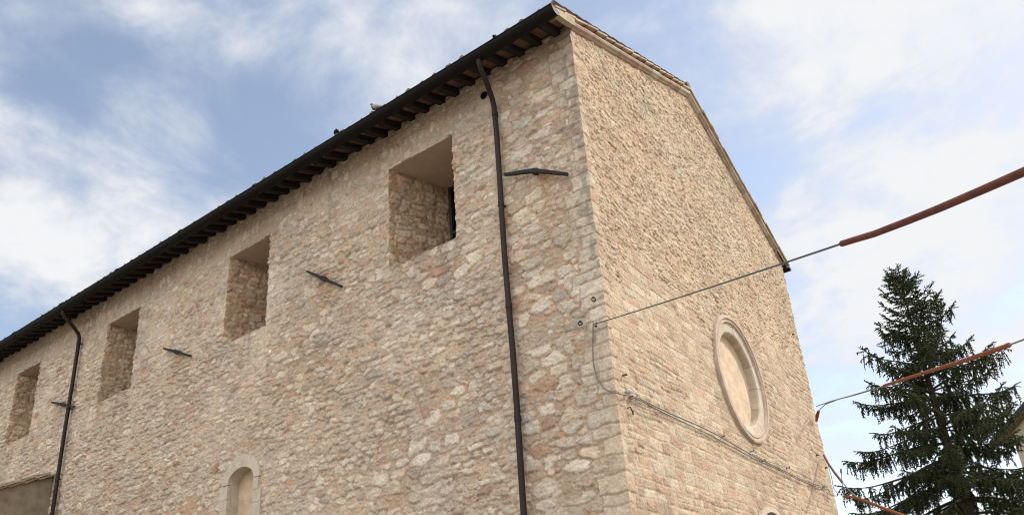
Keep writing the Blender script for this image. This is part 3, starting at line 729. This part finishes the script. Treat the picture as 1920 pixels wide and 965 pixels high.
# upper street cable with a thick orange brown sleeve
A_, B_, C_ = at_dist(1112, 608, 12.16), at_dist(1580, 456, 6.35), at_dist(1990, 294, 4.45)
m = MB(); m.tube(catenary(A_, B_, .012), .0085, 6)
c1 = thing_mesh(m, 'street_cable', M['cable'], 'long grey cable from the church corner, wearing the thickest orange brown sleeve overhead', 'cable', 'street cables with orange sleeves')
m = MB(); pts_ = [Vector(at_dist(u, v, d_)) for u, v, d_ in ((1579, 456.5, 6.36), (1600, 450, 6.2), (1640, 438, 5.95), (1700, 415, 5.65), (1760, 391, 5.35), (1840, 357, 5.0), (1920, 322, 4.7), (2000, 286, 4.4))]
m.tube(pts_, .0238, 12); m.build('cable_sleeve', M['sleeve_brown'], c1, smooth=True)
m = MB(); m.tube([Vector(A_) + (Vector(B_) - Vector(A_)) * t for t in (.004, .03)], .016, 8); m.build('wire_clamp', M['wire'], c1)
m = MB(); m.tube([A_ + np.array((.02, .10, .0)), on_side(1108, 613, .03)], .02, 8); m.build('anchor_eye', M['iron'], c1)
# middle cable, from the far edge of the front
E0 = on_front(1531, 762, .02)
m = MB(); p1 = [Vector(at_dist(u, v, d_)) for u, v, d_ in ((1531, 761, 22.9), (1560, 751, 21.0), (1600, 740, 18.6), (1660, 722, 15.9))]; m.tube(p1, .012, 6)
p2 = [Vector(at_dist(u, v, d_)) for u, v, d_ in ((1534, 775, 22.7), (1538, 766, 22.4), (1548, 757, 21.8), (1572, 748, 20.4), (1605, 739.5, 18.4), (1660, 723, 15.9))]; m.tube(p2, .011, 6)
p3 = [Vector(at_dist(u, v, d_)) for u, v, d_ in ((1888, 648, 10.3), (1920, 636, 9.6), (1990, 610, 8.3))]; m.tube(p3, .010, 6)
c2_ = thing_mesh(m, 'street_cable', M['wire'], 'thin double cable with a slim orange sleeve passing in front of the spruce', 'cable', 'street cables with orange sleeves')
m = MB(); m.tube([Vector(at_dist(u, v, d_)) for u, v, d_ in ((1658, 722.5, 15.95), (1700, 709, 14.3), (1760, 690, 12.8), (1800, 678, 11.9), (1850, 661, 11.0), (1892, 646.5, 10.25))], .0275, 10); m.build('cable_sleeve', M['sleeve'], c2_, smooth=True)
m = MB(); m.tube([Vector(at_dist(u, v, d_)) for u, v, d_ in ((1531, 789, 22.8), (1532, 779, 22.75), (1535, 770, 22.6))], [.03, .05, .035], 8); m.build('cable_sleeve', M['sleeve'], c2_, smooth=True)
# lower cable with two sleeves and hanging loops
m = MB(); m.tube([Vector(at_dist(u, v, d_)) for u, v, d_ in ((1577, 900, 19.9), (1590, 916, 18.8), (1606, 931, 17.6))], .014, 6)
m.tube([Vector(at_dist(u, v, d_)) for u, v, d_ in ((1552, 868, 22.2), (1559, 893, 22.1), (1563, 915, 22.0), (1570, 924, 21.8), (1569, 929, 21.8), (1560, 928, 22.0), (1549, 918, 22.5))], .009, 6)
m.tube([Vector(at_dist(u, v, d_)) for u, v, d_ in ((1577, 880, 18.6), (1578, 890, 18.6), (1580, 915, 18.6), (1583, 929, 18.5))], .009, 6)
c3_ = thing_mesh(m, 'street_cable', M['wire'], 'lowest sagging cable with two red brown sleeves and loose wire loops beside the church edge', 'cable', 'street cables with orange sleeves')
m = MB(); m.tube([Vector(at_dist(u, v, d_)) for u, v, d_ in ((1545, 853, 22.3), (1553, 868, 21.6), (1564, 884, 20.8), (1579, 903, 19.7))], .030, 8); m.build('cable_sleeve', M['sleeve_dark'], c3_, smooth=True)
m = MB(); m.tube([Vector(at_dist(u, v, d_)) for u, v, d_ in ((1582, 930, 18.6), (1596, 931, 18.0), (1608, 933, 17.5), (1630, 941, 16.6), (1660, 953, 15.4), (1692, 965, 14.4), (1750, 989, 12.6))], .0285, 8); m.build('cable_sleeve', M['sleeve'], c3_, smooth=True)
m = MB(); m.tube([Vector(at_dist(u, v, d_)) for u, v, d_ in ((1576.5, 878, 18.6), (1577.5, 886, 18.6))], [.02, .024], 6); m.build('wire_clamp', M['wire'], c3_)
# cable run clipped along the two walls
m = MB(); m.tube([Vector(on_side(u, v, -.075)) for u, v in ((1112, 610), (1112, 625), (1111, 650), (1113, 685), (1120, 710), (1133, 728), (1148, 735), (1160, 737))] + [Vector((.07, -.02, on_side(1166, 738)[2])), Vector(on_front(1185, 741, .07))], .011, 6)
run = [(1185, 741), (1200, 747), (1230, 762), (1260, 776), (1300, 793), (1340, 812), (1380, 835), (1415, 855), (1430, 862), (1460, 877), (1500, 897), (1530, 908), (1551, 912)]
m.tube([Vector(on_front(u, v, .075)) for u, v in run], .012, 6)
m.tube([Vector(on_front(u, v + 5 + 2 * math.sin(u * .02), .05)) for u, v in run], .008, 6)
m.tube([Vector(on_front(u, v, .06)) for u, v in ((1410, 850), (1440, 864), (1478, 876), (1520, 897), (1548, 911), (1556, 922))], .006, 6)
wc = thing_mesh(m, 'wall_cable', M['wire'], 'grey cable pair looping round the church corner and clipped across the front', 'cable')
for (u, v) in ((1355, 817), (1410, 845), (1432, 863), (1478, 876), (1545, 912)):
    P = on_front(u, v, .05); m = MB(); m.tube([(-.03, P[1], P[2] - .01), (.09, P[1], P[2])], .013, 6); m.box((.085, P[1], P[2] + .01), (.02, .025, .045)); m.build('cable_clip', M['wire'], wc)
for (u, v, s_) in ((1180, 733, .05), (1188, 742, .045), (1193, 738, .035)):
    P = on_front(u, v, .07); m = MB(); m.tube([(-.02, P[1], P[2] + .02), (.03, P[1], P[2] + .01), (.05, P[1], P[2]), (.08, P[1], P[2] - .01), (.10, P[1] + .01, P[2] - .02)], [s_ * .4, s_ * .5, s_, s_ * .7, s_ * .5], 8); m.build('insulator', M['clamp'], wc, smooth=True)

# ------------------------------------------------------------------ pigeons on the eave
def pigeon(loc, yaw, label, body_mat, wing_mat, scale=1.0, neck=0.0):
    b = MB()
    prof = [((-.175, .075), .008, .004), ((-.13, .085), .022, .010), ((-.085, .10), .036, .026), ((-.03, .115), .052, .050), ((.02, .13), .058, .060), ((.06, .15), .050, .056), ((.085, .18 + neck * .3), .034, .036),
            ((.095, .21 + neck), .025, .026), ((.102, .235 + neck), .0265, .027), ((.118, .245 + neck), .022, .022), ((.134, .243 + neck), .010, .010)]
    n = 12; vs = []
    for i, ((x, z), ry, rz) in enumerate(prof):
        a = prof[max(i - 1, 0)][0]; c = prof[min(i + 1, len(prof) - 1)][0]; tx, tz = c[0] - a[0], c[1] - a[1]; l = math.hypot(tx, tz); nx, nz_ = -tz / l, tx / l
        vs += [(x + nx * rz * math.sin(2 * math.pi * k / n), ry * math.cos(2 * math.pi * k / n), z + nz_ * rz * math.sin(2 * math.pi * k / n)) for k in range(n)]
    b.add(vs, [(i * n + k, i * n + (k + 1) % n, (i + 1) * n + (k + 1) % n, (i + 1) * n + k) for i in range(len(prof) - 1) for k in range(n)] + [tuple(range(n))[::-1], tuple((len(prof) - 1) * n + k for k in range(n))])
    o = tag(b.build('pigeon', body_mat, None, smooth=True), label, 'bird', 'pigeons perched on the eave')
    for s in (-1, 1):
        w_ = MB(); wp = [((.055, .145), .020, .045), ((.01, .135), .024, .05), ((-.05, .118), .020, .035), ((-.11, .100), .012, .02), ((-.165, .088), .004, .008)]
        vs = []
        for (x, z), ry, rz in wp: vs += [(x, s * (.044 - .012 * (x < -.08)) + s * ry * math.cos(2 * math.pi * k / 8), z + rz * math.sin(2 * math.pi * k / 8)) for k in range(8)]
        w_.add(vs, [(i * 8 + k, i * 8 + (k + 1) % 8, i * 8 + 8 + (k + 1) % 8, i * 8 + 8 + k) for i in range(4) for k in range(8)] + [tuple(range(8)), tuple(32 + k for k in range(8))])
        w_.build('wing', wing_mat, o, smooth=True)
        l_ = MB(); l_.tube([(.005, s * .022, .09), (.01, s * .022, .03), (.005, s * .022, .004)], [.009, .005, .005], 6)
        for a in (-.5, 0, .5): l_.tube([(.005, s * .022, .005), (.045 * math.cos(a), s * .022 + .045 * math.sin(a), .003)], [.004, .002], 5)
        l_.build('leg', M['leg'], o)
        e_ = MB(); e_.tube([(.115, s * .019, .25 + neck), (.115, s * .025, .25 + neck)], .0045, 6); e_.build('eye', M['beak'], o)
    k_ = MB(); k_.tube([(.132, 0, .243 + neck), (.158, 0, .236 + neck)], [.007, .002], 6); k_.build('beak', M['beak'], o)
    o.location = loc; o.rotation_euler = (0, 0, yaw); o.scale = (scale,) * 3
    return o
pz = lambda x: EAVE_Z + .012
def eave_spot(u, v, y): P = on_side(u, v, y); return P
P = eave_spot(706, 210, -.66); pigeon((P[0], -.66, 12.51), math.radians(195), 'pale grey pigeon in profile perched on the eave above the large window', M['pigeon'], M['wing'], 1.05)
P = eave_spot(631, 252, -.66); pigeon((P[0], -.66, 12.51), math.radians(140), 'dark pigeon seen end on, leftmost of the birds on the eave', M['pigeon_dark'], M['pigeon_dark'], .95, .05)
P = eave_spot(932, 80, -.60); pigeon((P[0], -.60, 12.48), math.radians(100), 'pigeon of which only the small dark head shows above the gutter near the downpipe', M['pigeon_dark'], M['pigeon'], .9)

# ------------------------------------------------------------------ spruce
def make_spruce():
    rg = np.random.RandomState(21)
    T = at_dist(1680, 519, 36); top = float(T[2]); bx, by = float(T[0]) + .10, float(T[1])
    root = tag(empty('spruce_tree', (bx, by, 0)), 'tall dark green spruce with drooping branches right of the church', 'tree')
    tr = MB(); tr.tube([(.10 * math.sin(z * .35) * (1 - z / top), .08 * math.cos(z * .4) * (1 - z / top), z) for z in np.linspace(0, top - .1, 22)], list(np.linspace(.34, .012, 22)), 10)
    tr.build('trunk', M['bark'], root, smooth=True)
    limb = MB(); segs = []          # segs: start, end, width
    V = lambda *a: np.array(a, float)
    def sprig(p, d, ln, w): segs.append((p, p + d * ln, w))
    def spray(p, d, ln, hang, dens):
        # one lateral twig with needle sprigs alternating along it
        n = max(2, int(ln / .085)); q = p.copy(); dd = d.copy()
        for k in range(n):
            dd = dd + V(0, 0, -hang * .22); dd /= np.linalg.norm(dd)
            st = ln / n; sprig(q, dd, st * 1.3, .031)
            q = q + dd * st
            for s in (-1, 1):
                if rg.rand() < dens:
                    side = np.cross(dd, V(0, 0, 1)); side /= max(1e-6, np.linalg.norm(side))
                    e = dd * .75 + side * s * .65 + V(0, 0, rg.uniform(-.3, .12) - hang * .5); e /= np.linalg.norm(e)
                    sprig(q, e, rg.uniform(.10, .22) * (1.1 - k / n * .5), .026)
    def branch(z0, az, ln, up, hang):
        d = V(math.cos(az) * math.cos(up), math.sin(az) * math.cos(up), math.sin(up)); p = V(0, 0, z0); pts = [p.copy()]
        n = max(5, int(ln / .2)); st = ln / n; out = V(math.cos(az), math.sin(az), 0); lat = V(-math.sin(az), math.cos(az), 0)
        mass = rg.uniform(.7, 1.15); lush = int(rg.randint(2, 6))
        for k in range(n):
            t = (k + 1) / n
            bend = (-.46 * hang * (1 - t) + 1.8 * max(0, t - .5)) * st * (2.2 / max(1.2, ln))
            d = d + V(0, 0, bend) + lat * rg.uniform(-.05, .05); d /= np.linalg.norm(d); p = p + d * st; pts.append(p.copy())
            if t < .16 and ln > 1.5: continue
            if rg.rand() < .11: continue
            lt_ = mass * (.22 + .62 * min(1.6, ln * .42) * (1 - .78 * t) * rg.uniform(.6, 1.1))
            for s in (-1, 1):
                if rg.rand() < .93:
                    e = d * .62 + lat * s * .85 + V(0, 0, rg.uniform(-.25, .15)); e /= np.linalg.norm(e)
                    spray(p, e, lt_, hang * rg.uniform(.7, 1.5), .8)
            # hanging twigs below the branch
            if hang > .35:
                for _ in range(lush):
                    if rg.rand() < .95: spray(p + lat * rg.uniform(-.25, .25), V(rg.uniform(-.25, .25), rg.uniform(-.25, .25), -1.0), rg.uniform(.25, .75) * min(1, .4 + ln * .2), .2, .5)
            sprig(p, d, st * 1.3, .036)
        spray(p, d, .25, 0, 1.0)
        limb.tube(pts, list(np.linspace(.012 + .014 * ln, .006, len(pts))), 5)
        return pts
    z = top - .35; k = 0; tips = []
    while z > 2.2:
        dz = top - z
        R = min(3.95, .42 + .47 * dz ** .94)
        nb = 6
        for q in range(nb):
            az = 2 * math.pi * (q + rg.uniform(-.3, .3)) / nb + k * .9
            ln = R * rg.uniform(.62, 1.18)
            up = math.radians(np.interp(dz, [0, 2, 5, 9, 15], [52, 30, 12, 0, -8]) + rg.uniform(-9, 9))
            hang = np.interp(dz, [0, 1.5, 4, 8], [.0, .2, .6, .95])
            tips.append(branch(z + rg.uniform(-.12, .12), az, ln, up, hang))
        z -= np.interp(dz, [0, 3, 12], [.30, .46, .62]) * rg.uniform(.8, 1.2); k += 1
    # leader and two competing tops
    spray(V(0, 0, top - .9), V(.02, 0, 1), .8, 0, 1); spray(V(0, 0, top - .3), V(.25, .1, 1) / 1.05, .3, 0, .5)
    for (ox, oy, dz) in ((1.05, -.35, 1.35), (.45, .2, .75)):
        p0 = V(ox, oy, top - dz - 1.1); 
        for kk in range(9):
            zz_ = p0 + V(0, 0, kk * .125); spray(zz_, V(0, 0, 1), .2, 0, 1)
            for az in rg.uniform(0, 6.28, 4): spray(zz_, V(math.cos(az), math.sin(az), .8) / 1.28, .42 * (1 - kk / 11), 0, .8)
        limb.tube([(0, 0, top - dz - 2.6), (ox * .7, oy * .7, top - dz - 1.9), tuple(p0), tuple(p0 + V(0, 0, 1.1))], [.05, .04, .025, .008], 5)
    limb.build('branches', M['bark'], root, smooth=False)
    S_ = np.array([s[0] for s in segs]); E_ = np.array([s[1] for s in segs]); Wd = np.array([s[2] for s in segs])
    D = E_ - S_; ln = np.linalg.norm(D, axis=1, keepdims=True); D = D / ln
    rv = rg.normal(size=D.shape); A = np.cross(D, rv); A /= np.linalg.norm(A, axis=1, keepdims=True); B = np.cross(D, A)
    mid = S_ + D * ln * .4; verts = [S_]
    for a in (0, 2.094, 4.189): verts.append(mid + (A * math.cos(a) + B * math.sin(a)) * Wd[:, None])
    verts.append(E_); VV = np.stack(verts, 1).reshape(-1, 3)
    base_ = (np.arange(len(segs)) * 5)[:, None]
    tri = np.array([(0, 2, 1), (0, 3, 2), (0, 1, 3), (4, 1, 2), (4, 2, 3), (4, 3, 1)])
    F = (base_[:, :, None] + tri[None]).reshape(-1, 3)
    me = bpy.data.meshes.new('crown'); me.vertices.add(len(VV)); me.vertices.foreach_set('co', VV.astype(np.float32).ravel())
    me.loops.add(F.size); me.loops.foreach_set('vertex_index', F.astype(np.int32).ravel()); me.polygons.add(len(F))
    me.polygons.foreach_set('loop_start', (np.arange(len(F)) * 3).astype(np.int32)); me.polygons.foreach_set('loop_total', np.full(len(F), 3, np.int32))
    me.update(calc_edges=True); me.materials.append(M['needles']); put(bpy.data.objects.new('crown', me), root)
    # brown cones hanging in the upper crown
    cm = MB(); cm.tube([(0, 0, 0), (0, 0, -.03), (0, 0, -.10), (0, 0, -.16)], [.012, .03, .028, .008], 8); c0 = cm.build('cone', M['cone'], root, smooth=True)
    first = True
    for t in tips[6:150:3]:
        p = t[int(len(t) * rg.uniform(.55, .9))]
        if p[2] < top - 7.5: continue
        o = c0 if first else c0.copy()
        if not first: COL.objects.link(o); o.parent = root
        first = False; o.location = tuple(p + V(0, 0, -.04)); o.rotation_euler = (rg.uniform(-.3, .3), rg.uniform(-.3, .3), 0)
    print('sprigs', len(segs))
make_spruce()

# ------------------------------------------------------------------ house behind the spruce
E_ = at_dist(1856, 834, 42); a = math.radians(-45); dx, dy = math.cos(a), math.sin(a); tp = math.tan(math.radians(22))
hz = tag(empty('house', (float(E_[0]), float(E_[1]), 0)), 'cream rendered house with a dark overhanging gable roof behind the spruce', 'house')
zE = float(E_[2]); span = 9.0; over = .95
def hp(s, b, z): return (dx * s - dy * -b * -1 * 0 + (-dy) * 0 + dx * 0 + (-(-dy)) * 0 + b * 0.7071, dy * s + b * 0.7071, z)
gz = lambda s: zE + tp * min(s, 2 * (span / 2 + over) - s)
s0, s1, sm = over, over + span, over + span / 2
m = MB(); pr_ = [(s0, 0), (s1, 0), (s1, gz(s1) - .12), (sm, gz(sm) - .12), (s0, gz(s0) - .12)]
m.prism(pr_, lambda p: hp(p[0], .42, p[1]), lambda p: hp(p[0], 11, p[1])); m.build('wall', M['cream'], hz)
m = MB(); st = 2 * sm
pr_ = [(0, gz(0) - .04), (sm, gz(sm) - .04), (st, gz(st) - .04), (st, gz(st) + .16), (sm, gz(sm) + .18), (0, gz(0) + .16)]
m.prism(pr_, lambda p: hp(p[0], 0, p[1]), lambda p: hp(p[0], 12, p[1])); m.build('roof', M['grey_roof'], hz)
m = MB(); pr_ = [(.05, gz(.05) - .10), (sm, gz(sm) - .10), (st - .05, gz(.05) - .10), (st - .05, gz(.05) - .045), (sm, gz(sm) - .045), (.05, gz(.05) - .045)]
m.prism(pr_, lambda p: hp(p[0], .05, p[1]), lambda p: hp(p[0], 11.9, p[1])); m.build('soffit', M['soffit_board'], hz)
for q in (3.2, 6.4):
    m = MB(); m.box(hp(s0 + q, .79, 8.4), (.02, .02, .02)); c_ = Vector(hp(s0 + q, .77, 8.6)); rot = Euler((0, 0, a)).to_matrix()
    m = MB(); m.box(c_, (1.0, .10, 1.4), rot); w_ = m.build('window', M['frame'], hz)
    m = MB(); m.box(Vector(hp(s0 + q, .71, 8.6)), (.84, .02, 1.24), rot); m.build('pane', M['glass'], w_)
